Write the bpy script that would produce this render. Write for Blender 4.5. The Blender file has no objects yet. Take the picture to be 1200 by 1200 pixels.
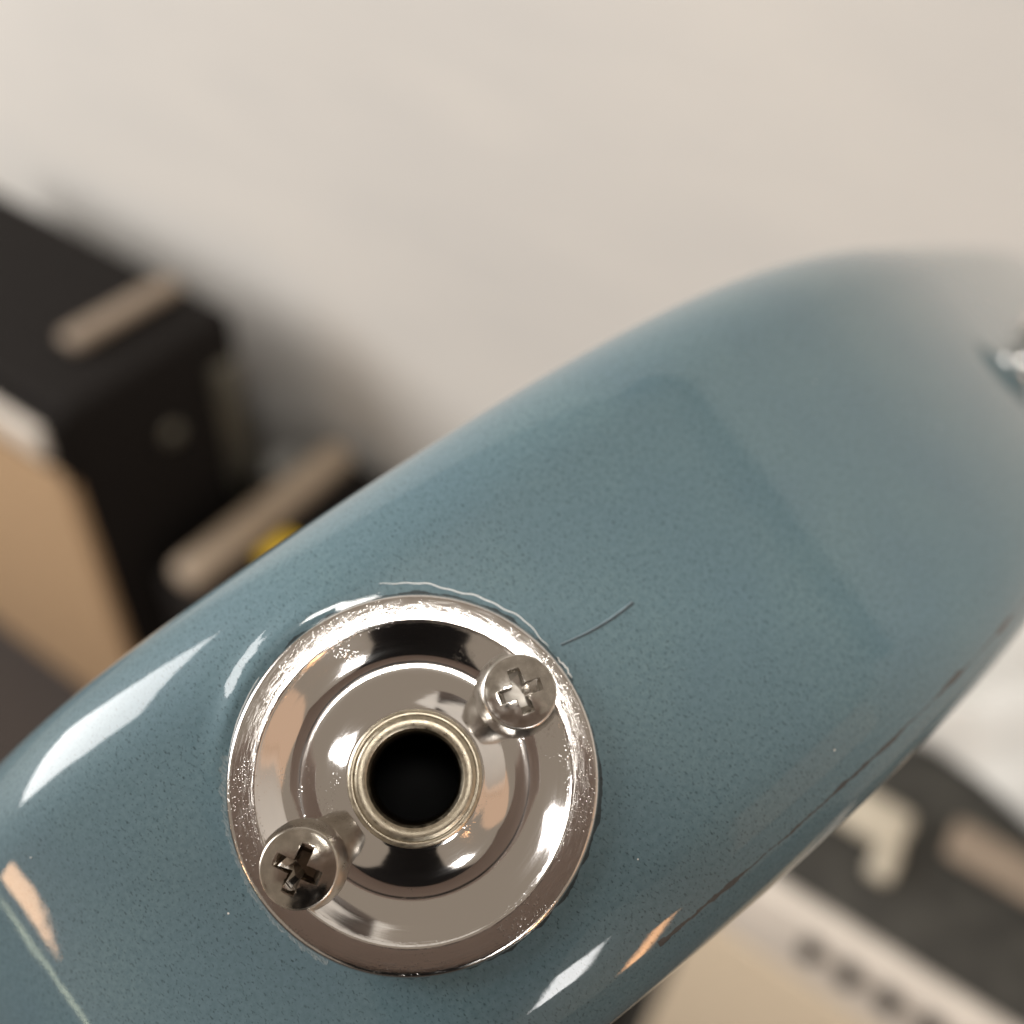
import bpy, bmesh, math, random
from mathutils import Vector, Matrix

random.seed(7)
SC = bpy.context.scene
COL = SC.collection

# ------------------------------------------------------------------ frames
# world: Z up, X along the back wall, Y towards it. Origin = centre of the jack plate.
# R_CAM columns = camera right / up / backward, G columns = along the guitar side / across it / out of it
def ortho(a, b, c):
    return Matrix((a, b, c)).transposed()

UP = Vector((0.0597, 0.6953, 0.7162)).normalized()            # world up seen from the camera
H = Vector((2.07, -1.03, 1.0)); H = (H - UP * H.dot(UP)).normalized()
R_CAM = Matrix((H, UP.cross(H), UP))                           # camera -> world
FPX = 1200.0
zg = -Vector(((507 - 600) / FPX, -(907 - 600) / FPX, -1)).normalized()
xi = Vector((math.cos(.639), math.sin(.639), 0))
xg = (xi - zg * xi.dot(zg)).normalized()
yg = zg.cross(xg)
G = R_CAM @ ortho(xg, yg, zg)
CAM = G @ Vector((0, 0, .0733))

def gp(x, y, z):
    """millimetres in the guitar frame -> world metres"""
    return G @ Vector((x * .001, y * .001, z * .001))

# ------------------------------------------------------------------ camera
cd = bpy.data.cameras.new('camera')
cam = bpy.data.objects.new('camera', cd); COL.objects.link(cam)
cam.matrix_world = Matrix.Translation(CAM) @ R_CAM.to_4x4()
cd.sensor_width = 36; cd.lens = 36.0; cd.clip_start = .002; cd.clip_end = 50
cd.dof.use_dof = True; cd.dof.focus_distance = .0692; cd.dof.aperture_fstop = 14.0
SC.camera = cam

# ------------------------------------------------------------------ light
w = bpy.data.worlds.new('World'); SC.world = w; w.use_nodes = True
bg = w.node_tree.nodes['Background']
bg.inputs[0].default_value = (1.0, .84, .68, 1); bg.inputs[1].default_value = .235

def area(name, loc, target, sx, sy, power, col, roll=0.0):
    ld = bpy.data.lights.new(name, 'AREA'); ld.shape = 'RECTANGLE'; ld.size = sx; ld.size_y = sy
    ld.energy = power; ld.color = col
    o = bpy.data.objects.new(name, ld); COL.objects.link(o)
    d = (Vector(target) - Vector(loc)).normalized()
    o.matrix_world = Matrix.Translation(loc) @ d.to_track_quat('-Z', 'Y').to_matrix().to_4x4() @ Matrix.Rotation(roll, 4, 'Z')
    return o

area('window_light', (-2.0, -.95, .68), (0, 0, 0), 1.10, 1.45, 42, (1, .98, .96))
area('ceiling_light', (.565, -.725, 1.83), (0, 0, 0), .36, .36, 14, (1, .96, .90))
area('side_window_light', (1.60, -.91, .38), (0, 0, 0), .24, .42, 4.5, (1, .98, .96))
area('table_lamp_light', (1.5, -.35, -.27), (0, 0, 0), .07, .42, 1.2, (1, .50, .22))
area('hand_glow_light', (-.73, -1.45, -.32), (0, 0, 0), .16, .16, .7, (1, .60, .34))  # orange panel added to stand in for the hand mirrored in the paint
area('warm_room_light', (1.72, .20, .62), (0, 0, 0), .85, .85, .6, (1, .55, .30))
area('strip_light', (-.645, -1.38, -.49), (0, 0, 0), .26, .026, .075, (.95, 1, .70))

vs = SC.view_settings
vs.view_transform = 'Standard'; vs.look = 'None'; vs.exposure = .6; vs.gamma = 1

# ------------------------------------------------------------------ helpers
def tag(o, label=None, cat=None, group=None, kind=None):
    for k, v in (('label', label), ('category', cat), ('group', group), ('kind', kind)):
        if v: o[k] = v
    return o

def empty(name, label, cat, M=None, group=None):
    o = bpy.data.objects.new(name, None); COL.objects.link(o)
    o.empty_display_size = .005
    if M is not None: o.matrix_world = M
    return tag(o, label, cat, group)

def link(name, me, mat, parent=None, M=None):
    if mat and not me.materials: me.materials.append(mat)
    o = bpy.data.objects.new(name, me); COL.objects.link(o)
    if parent: o.parent = parent
    if M is not None: o.matrix_local = M
    return o

def bm_obj(name, bm, mat, parent=None, M=None, smooth=None):
    bmesh.ops.recalc_face_normals(bm, faces=bm.faces)
    me = bpy.data.meshes.new(name); bm.to_mesh(me); bm.free()
    if smooth is not None:
        for p in me.polygons: p.use_smooth = True
        if smooth < 180:
            me.set_sharp_from_angle(angle=math.radians(smooth))
    return link(name, me, mat, parent, M)

def rbox(x0, x1, y0, y1, z0, z1, bev=.004, seg=3):
    bm = bmesh.new()
    bmesh.ops.create_cube(bm, size=1)
    bmesh.ops.scale(bm, vec=(x1 - x0, y1 - y0, z1 - z0), verts=bm.verts)
    bmesh.ops.translate(bm, vec=((x0 + x1) / 2, (y0 + y1) / 2, (z0 + z1) / 2), verts=bm.verts)
    if bev: bmesh.ops.bevel(bm, geom=bm.edges[:], offset=bev, segments=seg, affect='EDGES', profile=.5)
    return bm

def lathe(prof, n=192, scale=.001, closed=False):
    """prof: list of (r, z) in mm"""
    bm = bmesh.new(); rings = []
    for r, z in prof:
        if r < 1e-6:
            rings.append([bm.verts.new((0, 0, z * scale))])
        else:
            rings.append([bm.verts.new((r * math.cos(2 * math.pi * i / n) * scale, r * math.sin(2 * math.pi * i / n) * scale, z * scale)) for i in range(n)])
    prs = list(zip(rings, rings[1:] + ([rings[0]] if closed else [])))
    if not closed: prs = prs[:len(rings) - 1]
    for a, b in prs:
        for i in range(n):
            j = (i + 1) % n
            if len(a) == 1 and len(b) == 1: continue
            if len(a) == 1: bm.faces.new((a[0], b[i], b[j]))
            elif len(b) == 1: bm.faces.new((a[i], a[j], b[0]))
            else: bm.faces.new((a[i], a[j], b[j], b[i]))
    return bm

def tube(pts, rads, n=8):
    bm = bmesh.new(); rings = []
    for k, p in enumerate(pts):
        a = pts[max(0, k - 1)]; b = pts[min(len(pts) - 1, k + 1)]
        t = (b - a).normalized(); s = t.cross(Vector((.3, .2, .93))).normalized(); u = s.cross(t)
        rings.append([bm.verts.new(p + (s * math.cos(2 * math.pi * i / n) + u * math.sin(2 * math.pi * i / n)) * rads[k] * .001) for i in range(n)])
    for a, b in zip(rings, rings[1:]):
        for i in range(n):
            bm.faces.new((a[i], a[(i + 1) % n], b[(i + 1) % n], b[i]))
    bm.faces.new(rings[0][::-1]); bm.faces.new(rings[-1])
    return bm

def crspline(knots, n):
    """Catmull-Rom through 2D knots, n samples per span"""
    P = [knots[0]] + list(knots) + [knots[-1]]; out = []
    for i in range(1, len(P) - 2):
        p0, p1, p2, p3 = P[i - 1:i + 3]
        for k in range(n):
            t = k / n
            out.append(tuple(.5 * (2 * b + (c - a) * t + (2 * a - 5 * b + 4 * c - d) * t * t + (3 * b - a - 3 * c + d) * t ** 3) for a, b, c, d in zip(p0, p1, p2, p3)))
    out.append(tuple(knots[-1])); return out

# ------------------------------------------------------------------ materials
PX, PY = -1.1, .5                   # where the jack plate sits on the guitar's side (mm)
class NT:
    def __init__(s, name):
        s.m = bpy.data.materials.new(name); s.m.use_nodes = True
        s.t = s.m.node_tree; s.b = s.t.nodes['Principled BSDF']; s.out = s.t.nodes['Material Output']
    def n(s, typ, **kw):
        nd = s.t.nodes.new(typ)
        for k, v in kw.items():
            if k in nd.inputs: nd.inputs[k].default_value = v
            else: setattr(nd, k, v)
        return nd
    def l(s, a, b): s.t.links.new(a, b)
    def val(s, **kw):
        for k, v in kw.items(): s.b.inputs[k.replace('_', ' ')].default_value = v
    def math(s, op, a, b=None, c=None):
        nd = s.n('ShaderNodeMath', operation=op)
        for i, v in enumerate((a, b, c)):
            if v is None: continue
            if isinstance(v, (int, float)): nd.inputs[i].default_value = v
            else: s.l(v, nd.inputs[i])
        return nd.outputs[0]
    def ramp(s, x, *stops):
        r = s.n('ShaderNodeValToRGB'); e = r.color_ramp.elements
        while len(e) < len(stops): e.new(1)
        for el, (p, c) in zip(e, stops):
            el.position = p; el.color = (c, c, c, 1) if isinstance(c, (int, float)) else (*c, 1)
        s.l(x, r.inputs[0]); return r.outputs[0]
    def mix(s, fac, a, b):
        nd = s.n('ShaderNodeMix', data_type='RGBA')
        for sock, v in ((nd.inputs[0], fac), (nd.inputs[6], a), (nd.inputs[7], b)):
            if isinstance(v, (int, float)): sock.default_value = v
            elif isinstance(v, tuple): sock.default_value = (*v, 1)
            else: s.l(v, sock)
        return nd.outputs[2]
    def noise(s, co, scale, detail=2.0, rough=.5):
        nd = s.n('ShaderNodeTexNoise'); nd.inputs['Scale'].default_value = scale
        nd.inputs['Detail'].default_value = detail; nd.inputs['Roughness'].default_value = rough
        s.l(co, nd.inputs['Vector']); return nd.outputs[0]
    def mapping(s, co, scale=(1, 1, 1), rot=(0, 0, 0), loc=(0, 0, 0)):
        nd = s.n('ShaderNodeMapping'); nd.inputs['Scale'].default_value = scale
        nd.inputs['Rotation'].default_value = rot; nd.inputs['Location'].default_value = loc
        s.l(co, nd.inputs['Vector']); return nd.outputs[0]
    def bump(s, h, dist, strength=1.0, normal=None):
        nd = s.n('ShaderNodeBump'); nd.inputs['Distance'].default_value = dist; nd.inputs['Strength'].default_value = strength
        s.l(h, nd.inputs['Height'])
        if normal: s.l(normal, nd.inputs['Normal'])
        return nd.outputs[0]

def simple(name, col, rough=.5, metal=0.0, bump=None, var=.15, vscale=60, spec=.5):
    t = NT(name); co = t.n('ShaderNodeTexCoord').outputs['Object']
    nz = t.noise(co, vscale, 4)
    c = t.mix(t.ramp(nz, (.3, 0), (.7, 1)), tuple(x * (1 - var) for x in col), tuple(min(1, x * (1 + var)) for x in col))
    t.l(c, t.b.inputs['Base Color']); t.val(Roughness=rough, Metallic=metal); t.b.inputs['Specular IOR Level'].default_value = spec
    if bump: t.l(t.bump(t.noise(co, bump[0], 3), bump[1]), t.b.inputs['Normal'])
    return t.m

def paint_material():
    t = NT('blue_grey_lacquer')
    uv = t.n('ShaderNodeUVMap').outputs[0]                    # millimetres: along, across
    sep = t.n('ShaderNodeSeparateXYZ'); t.l(uv, sep.inputs[0]); U, V = sep.outputs[0], sep.outputs[1]
    big = t.noise(uv, .09, 3)
    base = t.mix(t.ramp(big, (.35, 0), (.65, 1)), (.124, .198, .238), (.138, .216, .244))
    mot = t.noise(uv, 2.2, 4, .65)
    base = t.mix(t.ramp(mot, (.35, 0), (.62, 1)), (.104, .172, .202), base)
    # dark flakes in the finish
    fl = t.noise(t.mapping(uv, (5.6, 3.2, 1), (0, 0, .9)), 1.0, 2, .6)
    dens = t.noise(uv, .16, 2)
    fm = t.math('MULTIPLY', t.ramp(fl, (.59, 0), (.66, 1)), t.ramp(dens, (.3, .5), (.65, 1.0)))
    base = t.mix(fm, base, (.045, .078, .090))
    # irregular brown hairline along the round-over
    lw = t.noise(t.mapping(uv, (.22, .05, 1)), 1.0, 3)
    ctr = t.math('MULTIPLY_ADD', t.math('SUBTRACT', t.noise(t.mapping(uv, (.35, 0, 1)), 1.0, 2), .5), .55, -18.9)
    ctr = t.math('MULTIPLY_ADD', U, -.002, ctr)
    dist = t.math('ABSOLUTE', t.math('SUBTRACT', V, ctr))
    wid = t.ramp(lw, (.36, .03), (.50, .10), (.66, .34))
    inl = t.math('LESS_THAN', t.math('MULTIPLY_ADD', t.math('SUBTRACT', t.noise(uv, 3.0, 3), .5), .25, dist), wid)
    inl = t.math('MULTIPLY', inl, t.math('MULTIPLY', t.math('GREATER_THAN', U, 6.0), .8))
    base = t.mix(inl, base, (.050, .034, .027))
    # scuffed lacquer and the plate's shadow painted as a dark line round it
    du = t.math('SUBTRACT', U, PX); dv = t.math('SUBTRACT', V, PY)
    rr = t.math('SQRT', t.math('ADD', t.math('MULTIPLY', du, du), t.math('MULTIPLY', dv, dv)))
    an = t.math('ARCTAN2', dv, t.math('MULTIPLY', du, -1.0))           # 0 = away from the crack
    rn = t.math('ADD', rr, t.math('MULTIPLY', t.math('SUBTRACT', t.noise(uv, 1.6, 4), .5), .9))
    sc = t.math('MULTIPLY', t.math('LESS_THAN', t.math('ABSOLUTE', t.math('SUBTRACT', rn, 13.2)), .38), t.math('LESS_THAN', t.math('ABSOLUTE', t.math('SUBTRACT', an, .12)), .62))
    sc = t.math('MULTIPLY', sc, t.ramp(t.noise(t.mapping(uv, (9, 2.5, 1), (0, 0, .9)), 1.0, 3, .7), (.40, .0), (.66, .55)))
    base = t.mix(sc, base, (.42, .44, .43))
    edge_shade = t.math('LESS_THAN', t.math('ADD', rr, t.math('MULTIPLY', t.noise(uv, .5, 4), 1.0)), 13.42)
    base = t.mix(t.math('MULTIPLY', edge_shade, .8), base, (.02, .022, .022))
    # dust specks
    vor = t.n('ShaderNodeTexVoronoi', feature='DISTANCE_TO_EDGE') if False else t.n('ShaderNodeTexVoronoi')
    vor.inputs['Scale'].default_value = .36; t.l(uv, vor.inputs['Vector'])
    rnd = t.n('ShaderNodeSeparateColor'); t.l(vor.outputs['Color'], rnd.inputs[0])
    dust = t.math('MULTIPLY', t.math('LESS_THAN', vor.outputs['Distance'], .028), t.math('GREATER_THAN', rnd.outputs[0], .8))
    base = t.mix(dust, base, (.75, .75, .72))
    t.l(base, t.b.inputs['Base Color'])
    t.val(Roughness=.42, Metallic=.0, IOR=1.5)
    t.b.inputs['Coat Weight'].default_value = 1.0; t.b.inputs['Coat IOR'].default_value = 1.43
    hz = t.noise(uv, .5, 5, .7)
    t.l(t.math('ADD', t.ramp(hz, (.35, .012), (.75, .05)), t.math('ADD', t.math('MULTIPLY', sc, .3), t.ramp(t.noise(uv, .06, 4, .6), (.52, 0), (.64, .045)))), t.b.inputs['Coat Roughness'])
    t.b.inputs['Specular IOR Level'].default_value = .12
    nb = t.bump(t.noise(uv, .35, 2), .00005, .25)
    nb = t.bump(t.noise(uv, 4.0, 2), .000004, .3, nb)
    t.l(nb, t.b.inputs['Coat Normal']); t.l(nb, t.b.inputs['Normal'])
    return t.m

def polar(t, co):
    sp = t.n('ShaderNodeSeparateXYZ'); t.l(co, sp.inputs[0])
    r = t.math('SQRT', t.math('ADD', t.math('POWER', sp.outputs[0], 2.0), t.math('POWER', sp.outputs[1], 2.0)))
    nrm = t.n('ShaderNodeVectorMath', operation='NORMALIZE')
    cb = t.n('ShaderNodeCombineXYZ'); t.l(sp.outputs[0], cb.inputs[0]); t.l(sp.outputs[1], cb.inputs[1])
    t.l(cb.outputs[0], nrm.inputs[0])
    return r, nrm.outputs[0], sp

def chrome_material():
    t = NT('worn_chrome')
    co = t.n('ShaderNodeTexCoord').outputs['Object']           # metres
    r, dirv, sp = polar(t, co)
    rmm = t.math('MULTIPLY', r, 1000.0)
    # (cos, sin, radius): streaks that run round the plate
    ds = t.n('ShaderNodeSeparateXYZ'); t.l(dirv, ds.inputs[0])
    def streak(ang, rad, detail=3):
        cb = t.n('ShaderNodeCombineXYZ')
        t.l(t.math('MULTIPLY', ds.outputs[0], ang), cb.inputs[0]); t.l(t.math('MULTIPLY', ds.outputs[1], ang), cb.inputs[1])
        t.l(t.math('MULTIPLY', rmm, rad), cb.inputs[2]); return t.noise(cb.outputs[0], 1.0, detail, .6)
    lines = streak(3.0, 9.0, 4)
    rim = t.ramp(rmm, (0, 0), (1, 0)) if False else t.math('MULTIPLY', t.math('GREATER_THAN', rmm, 10.35), 1.0)
    scr = t.ramp(streak(9.0, 14.0, 4), (.48, 0), (.62, 1))
    pv = t.n('ShaderNodeTexVoronoi'); pv.inputs['Scale'].default_value = 5200.0; t.l(co, pv.inputs['Vector'])
    pits = t.ramp(t.math('ADD', pv.outputs['Distance'], t.math('MULTIPLY', t.noise(co, 3000.0, 2), .3)), (.30, 1), (.46, 0))
    pz = t.ramp(t.math('ADD', t.noise(co, 150.0, 3), t.math('MULTIPLY', rim, .16)), (.56, 0), (.70, 1))
    pits = t.math('MULTIPLY', pits, pz)
    nb = t.bump(lines, .000003, .35)
    hgt = t.math('MULTIPLY', scr, t.math('MULTIPLY', rim, .12))
    hgt = t.math('ADD', hgt, t.math('MULTIPLY', pits, 1.0))
    nb = t.bump(hgt, .000009, .9, nb)
    t.l(nb, t.b.inputs['Normal'])
    t.val(Metallic=1.0)
    t.b.inputs['Base Color'].default_value = (.69, .665, .64, 1)
    t.l(t.math('MULTIPLY_ADD', t.math('MULTIPLY', scr, rim), .14, t.math('MULTIPLY_ADD', lines, .14, .015)), t.b.inputs['Roughness'])
    return t.m

def steel_material(name, col, r0, r1, scale, bump, dull=None, rec_dark=.5):
    t = NT(name); co = t.n('ShaderNodeTexCoord').outputs['Object']
    nz = t.noise(co, scale, 4, .65)
    rgh = t.ramp(nz, (.3, r0), (.7, r1))
    if dull:                                                   # turned flank of the head is duller than its top
        r, _, sp = polar(t, co)
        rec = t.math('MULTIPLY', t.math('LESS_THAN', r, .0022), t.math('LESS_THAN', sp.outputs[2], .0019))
        rgh = t.math('ADD', rgh, t.math('ADD', t.math('MULTIPLY', t.math('GREATER_THAN', r, dull), .16), t.math('MULTIPLY', rec, .30)))
    t.l(rgh, t.b.inputs['Roughness'])
    c = t.mix(t.ramp(nz, (.35, 0), (.7, 1)), tuple(c * .72 for c in col), col)
    if dull: c = t.mix(t.math('MULTIPLY', rec, rec_dark), c, (.10, .07, .045))      # recess darkened to brown
    t.l(c, t.b.inputs['Base Color'])
    t.val(Metallic=1.0)
    t.l(t.bump(t.noise(co, scale * 3, 3, .7), bump, .6), t.b.inputs['Normal'])
    return t.m

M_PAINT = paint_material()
M_CHROME = chrome_material()
M_STEEL = steel_material('nickel_screw_steel', (.70, .67, .62), .07, .24, 900, .000005, .00250, .30)
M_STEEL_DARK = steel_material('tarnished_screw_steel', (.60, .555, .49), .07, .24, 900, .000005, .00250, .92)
M_SLEEVE = steel_material('dull_nickel_brass', (.56, .50, .39), .26, .46, 2200, .000020)
M_BORE = simple('tarnished_bore', (.16, .13, .09), .42, 1.0)
M_HOLE = simple('dark_cavity', (.006, .006, .006), .9)
M_CREVICE = simple('dark_gap', (.012, .012, .012), .6)

# ------------------------------------------------------------------ setting: wall and floor
def wall_material():
    t = NT('cream_wall_paint'); co = t.n('ShaderNodeTexCoord').outputs['Object']
    n1 = t.noise(t.mapping(co, (1, 1, 3.5), (0, .5, 0)), 2.6, 5, .6)
    t.l(t.mix(t.ramp(n1, (.3, 0), (.7, 1)), (.575, .56, .535), (.65, .625, .585)), t.b.inputs['Base Color'])
    t.val(Roughness=.7); t.l(t.bump(t.noise(co, 240, 4), .0006), t.b.inputs['Normal']); return t.m

wall = bm_obj('wall', rbox(-2.6, 2.6, .57, .69, -1.0, .90, 0), wall_material()); tag(wall, kind='structure')
rail = bm_obj('wall_rail', rbox(-.14, .74, .535, .569, .73, .87, .006), simple('dark_stained_wood', (.05, .035, .028), .45)); rail.parent = wall
floor = bm_obj('floor', rbox(-2.6, 2.6, -2.6, .57, -1.06, -1.0, 0), simple('dark_brown_carpet', (.06, .048, .042), .95, bump=(400, .004), var=.35, vscale=300)); tag(floor, kind='structure')

# ------------------------------------------------------------------ guitar body
KN = [(-120.0, 0.01823), (-50.0, 0.02018), (-20.0, 0.02365), (-8.0, 0.01203), (10.0, 0.0071), (25.0, 0.01133), (50.0, 0.01261), (75.0, 0.0058), (100.0, 0.00041), (130.0, 0.00014), (260.0, 0.00061)]
TH0 = -.05
def kap(s):
    for (a, ka), (b, kb) in zip(KN, KN[1:]):
        if s <= b: return ka + (kb - ka) * max(0, (s - a)) / (b - a)
    return KN[-1][1]
DS = .25
def integ(sgn, smax):
    out = [(0.0, 0.0, 0.0, TH0)]; x = z = 0.0; th = TH0; s = 0.0
    while abs(s) < smax:
        th2 = th + sgn * kap(s + sgn * DS / 2) * DS
        tm = (th + th2) / 2
        x += sgn * math.cos(tm) * DS; z -= sgn * math.sin(tm) * DS; th = th2; s += sgn * DS
        out.append((s, x, z, th))
    return out
TAB = integ(-1, 95)[::-1][:-1] + integ(1, 245)
S0 = TAB[0][0]
def cpt(s):
    q = (s - S0) / DS; i = max(0, min(len(TAB) - 2, int(q))); u = q - i
    return tuple(a + (b - a) * u for a, b in zip(TAB[i], TAB[i + 1]))
YA, YB, RO = 21.8, 22.16, 8.95        # front edge, back edge, round-over radius
def sstep(a, b, x):
    t = max(0, min(1, (x - a) / (b - a))); return t * t * (3 - 2 * t)
SEAT = -.30
def side_pt(s, y, off):
    """point on the side in the guitar frame (mm); off = depth below the side face"""
    _, x, z, th = cpt(s)
    px, py, pz = x - off * math.sin(th), y, z - off * math.cos(th)
    r = math.hypot(px - PX, py - PY); ang = math.degrees(math.atan2(py - PY, px - PX))
    if r < 27:
        # lacquer swells up a little beside the plate, sinks right at its edge
        dz = .62 * math.exp(-((ang - 106) / 27) ** 4) * math.exp(-((r - 13.7) / .9) ** 2)
        pz += dz * (1 - sstep(0, 4, off))
    return px, py, pz

def build_body():
    ss = []
    s = -94.0
    while s < 240:
        ss.append(s); s += .35 if -26 < s < 26 else (.8 if -60 < s < 100 else 2.0)
    rows = []                                                  # (y, off, arc)
    NA = 22
    y0, y1 = -(YB - RO), YA - RO
    L = math.pi / 2 * RO
    rows += [(-YB, RO + 14, y0 - L - 14), (-YB, RO + 4, y0 - L - 4)]
    for i in range(NA + 1):
        a = math.pi / 2 * (1 - i / NA)
        rows.append((y0 - RO * math.sin(a), RO - RO * math.cos(a), y0 - RO * a))
    n = 78
    for i in range(1, n):
        y = y0 + (y1 - y0) * i / n; rows.append((y, 0, y))
    for i in range(NA + 1):
        a = math.pi / 2 * i / NA
        rows.append((y1 + RO * math.sin(a), RO - RO * math.cos(a), y1 + RO * a))
    rows += [(YA, RO + 4, y1 + L + 4), (YA, RO + 14, y1 + L + 14)]
    bm = bmesh.new(); uvl = bm.loops.layers.uv.new('UVMap')
    grid = []; uvs = {}
    for s in ss:
        col = []
        for y, off, arc in rows:
            v = bm.verts.new(gp(*side_pt(s, y, off))); uvs[v] = (s, arc); col.append(v)
        grid.append(col)
    hole = 11.0
    for a, b in zip(grid, grid[1:]):
        for i in range(len(rows) - 1):
            vs4 = (a[i], b[i], b[i + 1], a[i + 1])
            f = bm.faces.new(vs4)
    # cut the socket hole under the plate
    kill = [f for f in bm.faces if ((G.transposed() @ f.calc_center_median()).xy - Vector((PX, PY)) * .001).length < .0105]
    bmesh.ops.delete(bm, geom=kill, context='FACES')
    # front and back faces of the body, closed far inside
    for idx, yy in ((0, -YB), (len(rows) - 1, YA)):
        mid = bm.verts.new(gp(0, yy, -150)); uvs[mid] = (0, yy)
        for a, b in zip(grid, grid[1:]):
            bm.faces.new((a[idx], b[idx], mid) if idx else (b[idx], a[idx], mid))
    for f in bm.faces:
        f.smooth = True
        for lp in f.loops: lp[uvl].uv = uvs[lp.vert]
    bmesh.ops.recalc_face_normals(bm, faces=bm.faces)
    me = bpy.data.meshes.new('body'); bm.to_mesh(me); bm.free()
    me.set_sharp_from_angle(angle=math.radians(50))
    return me

guitar = empty('electric_guitar', 'glossy blue-grey electric guitar body edge filling the foreground', 'guitar', Matrix.Translation(gp(0, 0, 0)) @ G.to_4x4())
def gchild(name, me_or_bm, mat, smooth=None):
    """child given in world coordinates"""
    if isinstance(me_or_bm, bmesh.types.BMesh): o = bm_obj(name, me_or_bm, mat, None, None, smooth)
    else: o = link(name, me_or_bm, mat)
    o.parent = guitar; o.matrix_parent_inverse = guitar.matrix_world.inverted(); return o
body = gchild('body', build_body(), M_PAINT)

GM = Matrix.Translation(gp(PX, PY, 0)) @ G.to_4x4() @ Matrix.Scale(1.015, 4)

# lacquer lifted along the plate's edge, and a hair-thin crack running off it
def ring_path(a0, a1, rf, n=60):
    pts = []
    for i in range(n + 1):
        a = a0 + (a1 - a0) * i / n; r = rf(i / n)
        x, y = PX + r * math.cos(a), PY + r * math.sin(a)
        _, _, z = side_pt(x, y, 0)
        pts.append(gp(x, y, z + .01))
    return pts
def wob(t, k): return .10 * math.sin(9 * t + k) + .06 * math.sin(23 * t + 2 * k) + .04 * math.sin(51 * t + k)
def rads(n, r): return [r * (.25 + .75 * math.sin(math.pi * min(1, max(.0, i / n)) ) ** .5) for i in range(n + 1)]
D2R = math.radians
M_LIFT = simple('lifted_clear_lacquer', (.80, .82, .82), .15, var=.1)
M_CRACK_SIDE = simple('crack_dark_side', (.03, .045, .055), .5)
M_CRACK = simple('hairline_crack', (.20, .27, .31), .3, var=.2, vscale=900)
p = ring_path(D2R(66), D2R(8), lambda t: 13.65 - .55 * t + wob(t, 1)); gchild('lacquer_edge', tube(p, rads(60, .055)), M_LIFT, 180)
p = ring_path(D2R(150), D2R(112), lambda t: 13.0 + .1 * wob(t, 3)); gchild('lacquer_edge', tube(p, rads(60, .05)), M_LIFT, 180)
p = ring_path(D2R(4), D2R(-4), lambda t: 13.0 + .5 * wob(t, 3)); gchild('lacquer_edge', tube(p, rads(60, .06)), M_LIFT, 180)
pts = []
for i in range(31):
    t = i / 30; x = 12.6 + 6.3 * t; y = 2.0 - .6 * t - .25 * math.sin(math.pi * t)
    _, _, z = side_pt(x, y, 0); pts.append(gp(x, y, z + .02))
gchild('crack_dark_line', tube([q + gp(.02, -.13, -.03) for q in pts], [.05 + .05 * t / 30 for t in range(31)]), M_CRACK_SIDE, 180)  # dark tube beside the ridge paints in the crack's groove and shadow
gchild('crack', tube(pts, [.04 + .055 * t / 30 for t in range(31)]), M_CRACK, 180)

# ------------------------------------------------------------------ jack plate
plate = empty('jack_plate', 'round dished chrome jack plate screwed to the blue-grey guitar edge', 'jack plate', GM)
prof = [(12.50, -2.4), (12.55, -.3), (12.56, .35)]
for i in range(1, 7):
    a = math.pi / 2 * i / 6; prof.append((12.16 + .40 * math.cos(a), .35 + .55 * math.sin(a)))
prof += [(11.6, .93), (11.0, .95), (10.72, .95), (10.62, .93), (10.55, .87)]
prof += crspline([(10.50, .80), (10.3, .65), (9.8, .29), (9.3, -.07), (8.8, -.38), (8.3, -.60), (7.8, -.69), (7.3, -.68), (6.8, -.59), (6.3, -.41), (5.8, -.15), (5.3, .14), (4.9, .39), (4.7, .51)], 7)
prof += [(4.5, .58)]
dish = bm_obj('dished_ring', lathe(prof, 256), M_CHROME, plate, None, 35)
gap = bm_obj('shadow_gap', lathe([(12.4, -2.6), (12.52, -2.6), (12.52, -2.42), (12.4, -2.42)], 128), M_CREVICE, plate, None, 30)

# ------------------------------------------------------------------ jack socket
jack = empty('jack_socket', 'dull nickel threaded sleeve of the jack socket with its dark open hole', 'jack socket', GM)
sp = [(4.50, -2), (4.56, .62), (4.50, .80), (4.38, .90), (4.26, .93), (4.16, .91), (4.10, .85), (4.03, .87), (3.94, .95), (3.80, .99), (3.44, .97), (3.26, .88), (3.14, .68), (3.08, .45)]
bm_obj('sleeve', lathe(sp, 160), M_SLEEVE, jack, None, 28)
bp = [(3.08, .45)]
for k in range(14):
    z = .40 - k * .53; bp += [(3.10, z), (3.22, z - .18), (3.10, z - .36)]
bm_obj('bore', lathe(bp, 96), M_BORE, jack, None, 60)
bm_obj('cavity', lathe([(3.3, -7.2), (6, -7.6), (6, -20), (0, -20)], 64), M_HOLE, jack, None, 30)
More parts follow.
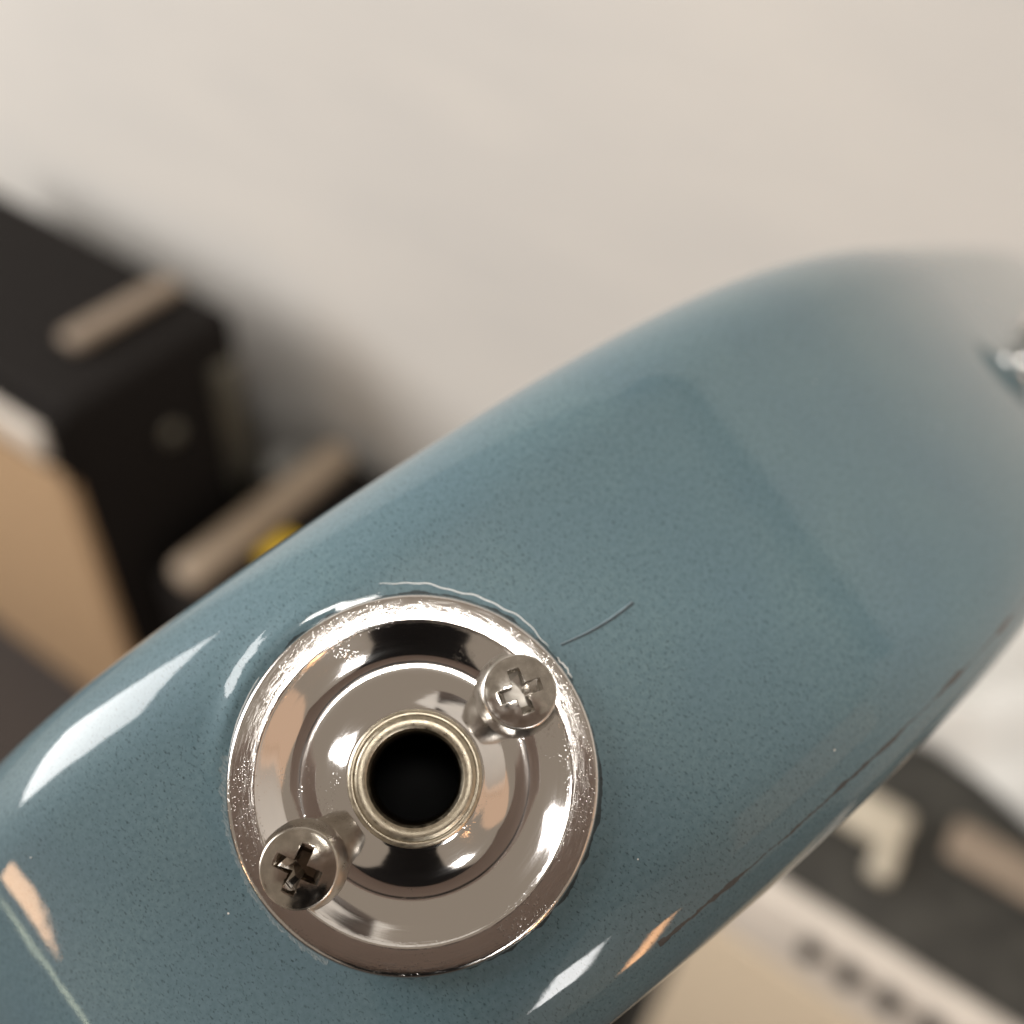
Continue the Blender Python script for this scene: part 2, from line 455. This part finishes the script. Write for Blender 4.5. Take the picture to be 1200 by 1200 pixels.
# ------------------------------------------------------------------ screws
def screw_mesh():
    """cheese-head screw with a cross recess, in metres, seat at z = 0"""
    H = 2.56
    pr = [(0, -3), (1.6, -3), (1.6, -1.2), (2.95, -1.2), (3.04, -1.1), (3.06, .5), (2.92, 1.3), (2.68, 2.0), (2.60, 2.12), (2.50, 2.17), (2.40, 2.18)]
    for i in range(1, 9):
        u = 1 - i / 8; pr.append((2.40 * u, 2.18 + (H - 2.18) * (1 - u * u)))
    bm = lathe(pr, 96, 1.0)
    bmesh.ops.recalc_face_normals(bm, faces=bm.faces)
    me = bpy.data.meshes.new('head'); bm.to_mesh(me); bm.free()
    cb = bmesh.new()
    def arm(rot):
        vs = []
        for z, l, wd in ((3.2, 1.95, .50), (.95, 1.0, .36)):
            for sx, sy in ((-1, -1), (1, -1), (1, 1), (-1, 1)):
                v = Vector((sx * l, sy * wd, z)); v.rotate(Matrix.Rotation(rot, 3, 'Z')); vs.append(cb.verts.new(v))
        for f in ((0, 1, 2, 3), (7, 6, 5, 4), (0, 4, 5, 1), (1, 5, 6, 2), (2, 6, 7, 3), (3, 7, 4, 0)): cb.faces.new([vs[i] for i in f])
    arm(0); bmesh.ops.recalc_face_normals(cb, faces=cb.faces)
    c1 = bpy.data.meshes.new('c1'); cb.to_mesh(c1); cb.free()
    cb = bmesh.new(); arm(math.pi / 2); bmesh.ops.recalc_face_normals(cb, faces=cb.faces)
    c2 = bpy.data.meshes.new('c2'); cb.to_mesh(c2); cb.free()
    ho = bpy.data.objects.new('tmp', me); COL.objects.link(ho); tmp = [ho]
    for c in (c1, c2):
        co = bpy.data.objects.new('tmp', c); COL.objects.link(co); tmp.append(co)
        md = ho.modifiers.new('b', 'BOOLEAN'); md.operation = 'DIFFERENCE'; md.solver = 'EXACT'; md.object = co
    md = ho.modifiers.new('v', 'BEVEL'); md.width = .045; md.segments = 2; md.limit_method = 'ANGLE'; md.angle_limit = math.radians(38)
    dg = bpy.context.evaluated_depsgraph_get()
    res = bpy.data.meshes.new_from_object(ho.evaluated_get(dg))
    for o in tmp: bpy.data.objects.remove(o)
    res.transform(Matrix.Scale(.001, 4))
    for pl in res.polygons: pl.use_smooth = True
    res.set_sharp_from_angle(angle=math.radians(32))
    return res
SM = screw_mesh(); SM.materials.clear()
def screw(label, ang, rad, z, spin, lean, mat):
    a = math.radians(ang)
    loc = gp(PX + rad * math.cos(a), PY + rad * math.sin(a), z)
    M = Matrix.Translation(loc) @ G.to_4x4() @ Matrix.Rotation(lean[0], 4, 'X') @ Matrix.Rotation(lean[1], 4, 'Y') @ Matrix.Rotation(math.radians(spin), 4, 'Z')
    o = link('screw', SM.copy(), mat); o.matrix_world = M
    tag(o, label, 'screw', 'cross-head screws holding the jack plate'); return o
screw('pale bright cross-head screw at the plate edge next to the crack in the lacquer', 3.0, 9.1, -1.0, -16, (0, .07), M_STEEL)
screw('darker bronze-tinted cross-head screw on the plate side away from the crack', 181.5, 9.35, -1.0, 31, (0, -.08), M_STEEL_DARK)

# ------------------------------------------------------------------ strap button far along the guitar's edge
def strap_button():
    s, y = 132.0, -3.0
    _, x, z, th = cpt(s)
    N = G @ Vector((math.sin(th), 0, math.cos(th))); T = G @ Vector((math.cos(th), 0, -math.sin(th))); Yv = G @ Vector((0, 1, 0))
    M = Matrix.Translation(gp(x, y, z)) @ ortho(T, Yv, N).to_4x4()
    e = empty('strap_button', 'small chrome strap button cut off by the right edge of the photo', 'strap button', M)
    bm_obj('knob', lathe([(0, 0), (5.6, 0), (5.6, .8), (4.6, 2.0), (3.6, 4.0), (3.5, 6.0), (4.4, 8.0), (6.6, 9.2), (7.0, 10.0), (6.6, 10.8), (5.0, 11.3), (2.8, 11.4)], 64), M_CHROME, e, None, 40)
    bm_obj('screw_head', lathe([(2.8, 11.3), (2.7, 11.9), (1.6, 12.5), (0, 12.7)], 32), M_STEEL, e, None, 40)
strap_button()

# ------------------------------------------------------------------ amplifiers behind
M_TOLEX = simple('black_tolex', (.011, .009, .008), .75, spec=.15, bump=(700, .0012), var=.3, vscale=500)
M_GRILLE = simple('tan_grille_cloth', (.42, .28, .16), .9, bump=(900, .0008), var=.12, vscale=700)
M_PALE = simple('pale_grille_cloth', (.60, .50, .37), .9, bump=(900, .0008), var=.1, vscale=700)
M_PANEL = simple('silver_panel', (.66, .60, .53), .45, .0, var=.08)
M_KNOB = simple('black_knob', (.015, .014, .014), .35)
M_BRASS = simple('dulled_metal_corner', (.17, .16, .13), .4, .7)
M_DUSTY = simple('dusty_black_tolex', (.040, .038, .032), .8, bump=(700, .0012), var=.35, vscale=60)
M_RAIL = simple('pale_wood', (.36, .285, .21), .6)
M_LEATHER = simple('tan_leather', (.25, .195, .145), .6, var=.15, vscale=150)
M_CREAM = simple('cream_plastic', (.50, .45, .36), .45, var=.06)
M_YEL = simple('yellow_sticker', (.90, .60, .04), .5, var=.05)
M_WHITE = simple('white_cloth', (.58, .57, .54), .85, var=.05)
M_GREYPL = simple('grey_plastic', (.20, .20, .19), .5)

ZT, ZB, YF, YBK = -.487, -.985, .283, .484
a1 = empty('guitar_amplifier', 'black guitar amplifier with tan grille cloth at the left', 'amplifier', Matrix.Translation((-.83, .38, -1.0)), 'amplifiers along the wall')
def child(e, name, bm, mat, smooth=30):
    o = bm_obj(name, bm, mat, None, None, smooth); o.parent = e; o.matrix_parent_inverse = e.matrix_world.inverted(); return o
child(a1, 'cabinet', rbox(-1.06, -.60, YF + .012, YBK, ZB, ZT, .010, 4), M_TOLEX)
child(a1, 'front_frame', rbox(-1.06, -.602, YF, YF + .014, ZT - .075, ZT - .012, .004), M_TOLEX)
child(a1, 'control_panel', rbox(-1.03, -.613, YF - .006, YF + .004, ZT - .047, ZT - .014, .003), M_PANEL)
child(a1, 'grille_cloth', rbox(-1.04, -.604, YF - .002, YF + .010, -.955, ZT - .060, .003), M_GRILLE)
child(a1, 'handle', rbox(-.672, -.648, .352, .472, ZT + .004, ZT + .016, .005), M_LEATHER)
child(a1, 'corner_guard', rbox(-.604, -.594, .444, .474, ZT - .20, ZT - .045, .003), M_BRASS)
bm = bmesh.new(); bmesh.ops.create_uvsphere(bm, u_segments=20, v_segments=12, radius=.011, matrix=Matrix.Translation((-.598, .39, -.571)) @ Matrix.Diagonal((.45, 1, 1, 1)))
child(a1, 'rivet', bm, M_BRASS, 180)
for x in (-.62, -1.04):
    for y in (YF + .04, YBK - .04):
        child(a1, 'foot', rbox(x - .015, x + .015, y - .015, y + .015, -1.0, ZB, .003), M_KNOB)

a2 = empty('guitar_amplifier', 'amplifier at lower right with pale control panel and row of black knobs', 'amplifier', Matrix.Translation((.25, .38, -1.0)), 'amplifiers along the wall')
child(a2, 'cabinet', rbox(-.022, .52, YF + .010, YBK, ZB, ZT, .010, 4), M_DUSTY)
child(a2, 'control_panel', rbox(.004, .50, YF - .002, YF + .012, ZT - .082, ZT - .012, .003), M_PANEL)
child(a2, 'grille_cloth', rbox(-.004, .50, YF - .001, YF + .014, -.955, ZT - .088, .003), M_PALE)
for k in range(15):
    x = .061 + .0238 * k
    bm = bmesh.new(); bmesh.ops.create_cone(bm, cap_ends=True, segments=24, radius1=.0068, radius2=.0055, depth=.010, matrix=Matrix.Translation((x, YF - .006, -.522)) @ Matrix.Rotation(math.pi / 2, 4, 'X'))
    child(a2, 'knob', bm, M_KNOB)
hd = child(a2, 'handle', rbox(.098, .30, .348, .374, ZT + .010, ZT + .019, .004), M_LEATHER)
bm = rbox(.030, .078, .335, .362, ZT + .001, ZT + .016, .005); 
child(a2, 'handle_end_cap', bm, M_CREAM)
child(a2, 'handle_end_tab', rbox(.066, .080, .316, .338, ZT + .001, ZT + .012, .004), M_CREAM)
for x in (.01, .49):
    for y in (YF + .04, YBK - .04):
        child(a2, 'foot', rbox(x - .015, x + .015, y - .015, y + .015, -1.0, ZB, .003), M_KNOB)

# low case between the amplifiers
c3 = empty('low_black_case', 'low black case with tan side rail between the amplifiers', 'case', Matrix.Translation((-.33, .43, -1.0)))
child(c3, 'case_body', rbox(-.565, -.06, .315, .545, -1.0, -.672, .008), M_TOLEX)
child(c3, 'side_rail', rbox(-.548, -.514, .318, .540, -.673, -.648, .010, 4), M_RAIL)
child(c3, 'yellow_label', rbox(-.506, -.478, .385, .425, -.673, -.669, .001), M_YEL)
child(c3, 'latch', rbox(-.590, -.563, .475, .520, -.70, -.668, .006), M_GREYPL)

# white cloth crumpled at the back of the right amplifier
def cloth():
    bm = bmesh.new(); nx, ny = 70, 34; g = []
    for i in range(nx + 1):
        c = []
        for j in range(ny + 1):
            u, v = i / nx, j / ny
            x = .030 + .34 * u; y = .408 + .135 * v + .012 * math.sin(11 * u + 3 * v)
            h = .008 + .055 * abs(math.sin(7.5 * u + 5 * v + 1.2)) * (.35 + v) + .026 * abs(math.sin(17 * u - 9 * v)) + .02 * v
            h *= min(1, 6 * v + .08) * min(1, u * 9 + .1)
            c.append(bm.verts.new((x, y, ZT + .002 + h)))
        g.append(c)
    for a, b in zip(g, g[1:]):
        for j in range(ny): bm.faces.new((a[j], b[j], b[j + 1], a[j + 1]))
    o = bm_obj('white_cloth', bm, M_WHITE, None, None, 180)
    md = o.modifiers.new('t', 'SOLIDIFY'); md.thickness = .002
    return tag(o, 'crumpled white cloth lying on the back of the right amplifier', 'cloth')
cloth()

# ------------------------------------------------------------------ the phone the photograph was taken with (mirrored in the chrome)
def phone():
    M = Matrix.Translation(CAM + R_CAM @ Vector((0, 0, .020))) @ R_CAM.to_4x4()
    e = empty('smartphone', 'brown smartphone held over the guitar and mirrored in the chrome plate', 'smartphone', M)
    bm_obj('phone_body', rbox(-.075, .072, -.042, .014, 0, .008, .0035, 4), simple('rose_brown_phone_case', (.40, .31, .27), .45, var=.05), e, None, 30)
    bm_obj('lens', lathe([(0, -.6), (3.2, -.6), (4.6, -.9), (4.9, -.5), (4.9, .2)], 48), M_KNOB, e, None, 30)
phone()

# unseen dark slab added for the photographer: makes black arcs in the chrome
slab_dir = Vector((.54, -.76, .25)).normalized()
so = bm_obj('added_dark_slab', rbox(-.20, .20, -.37, .37, -.03, .03, .028, 5), simple('slab_black', (.010, .009, .009), .8, spec=.1), None, None, 180)
so.matrix_world = Matrix.Translation(slab_dir * .60) @ slab_dir.to_track_quat('Z', 'Y').to_matrix().to_4x4()
tag(so, 'added dark slab behind the camera in place of the photographer, mirrored as black arcs in the chrome', 'dark slab')
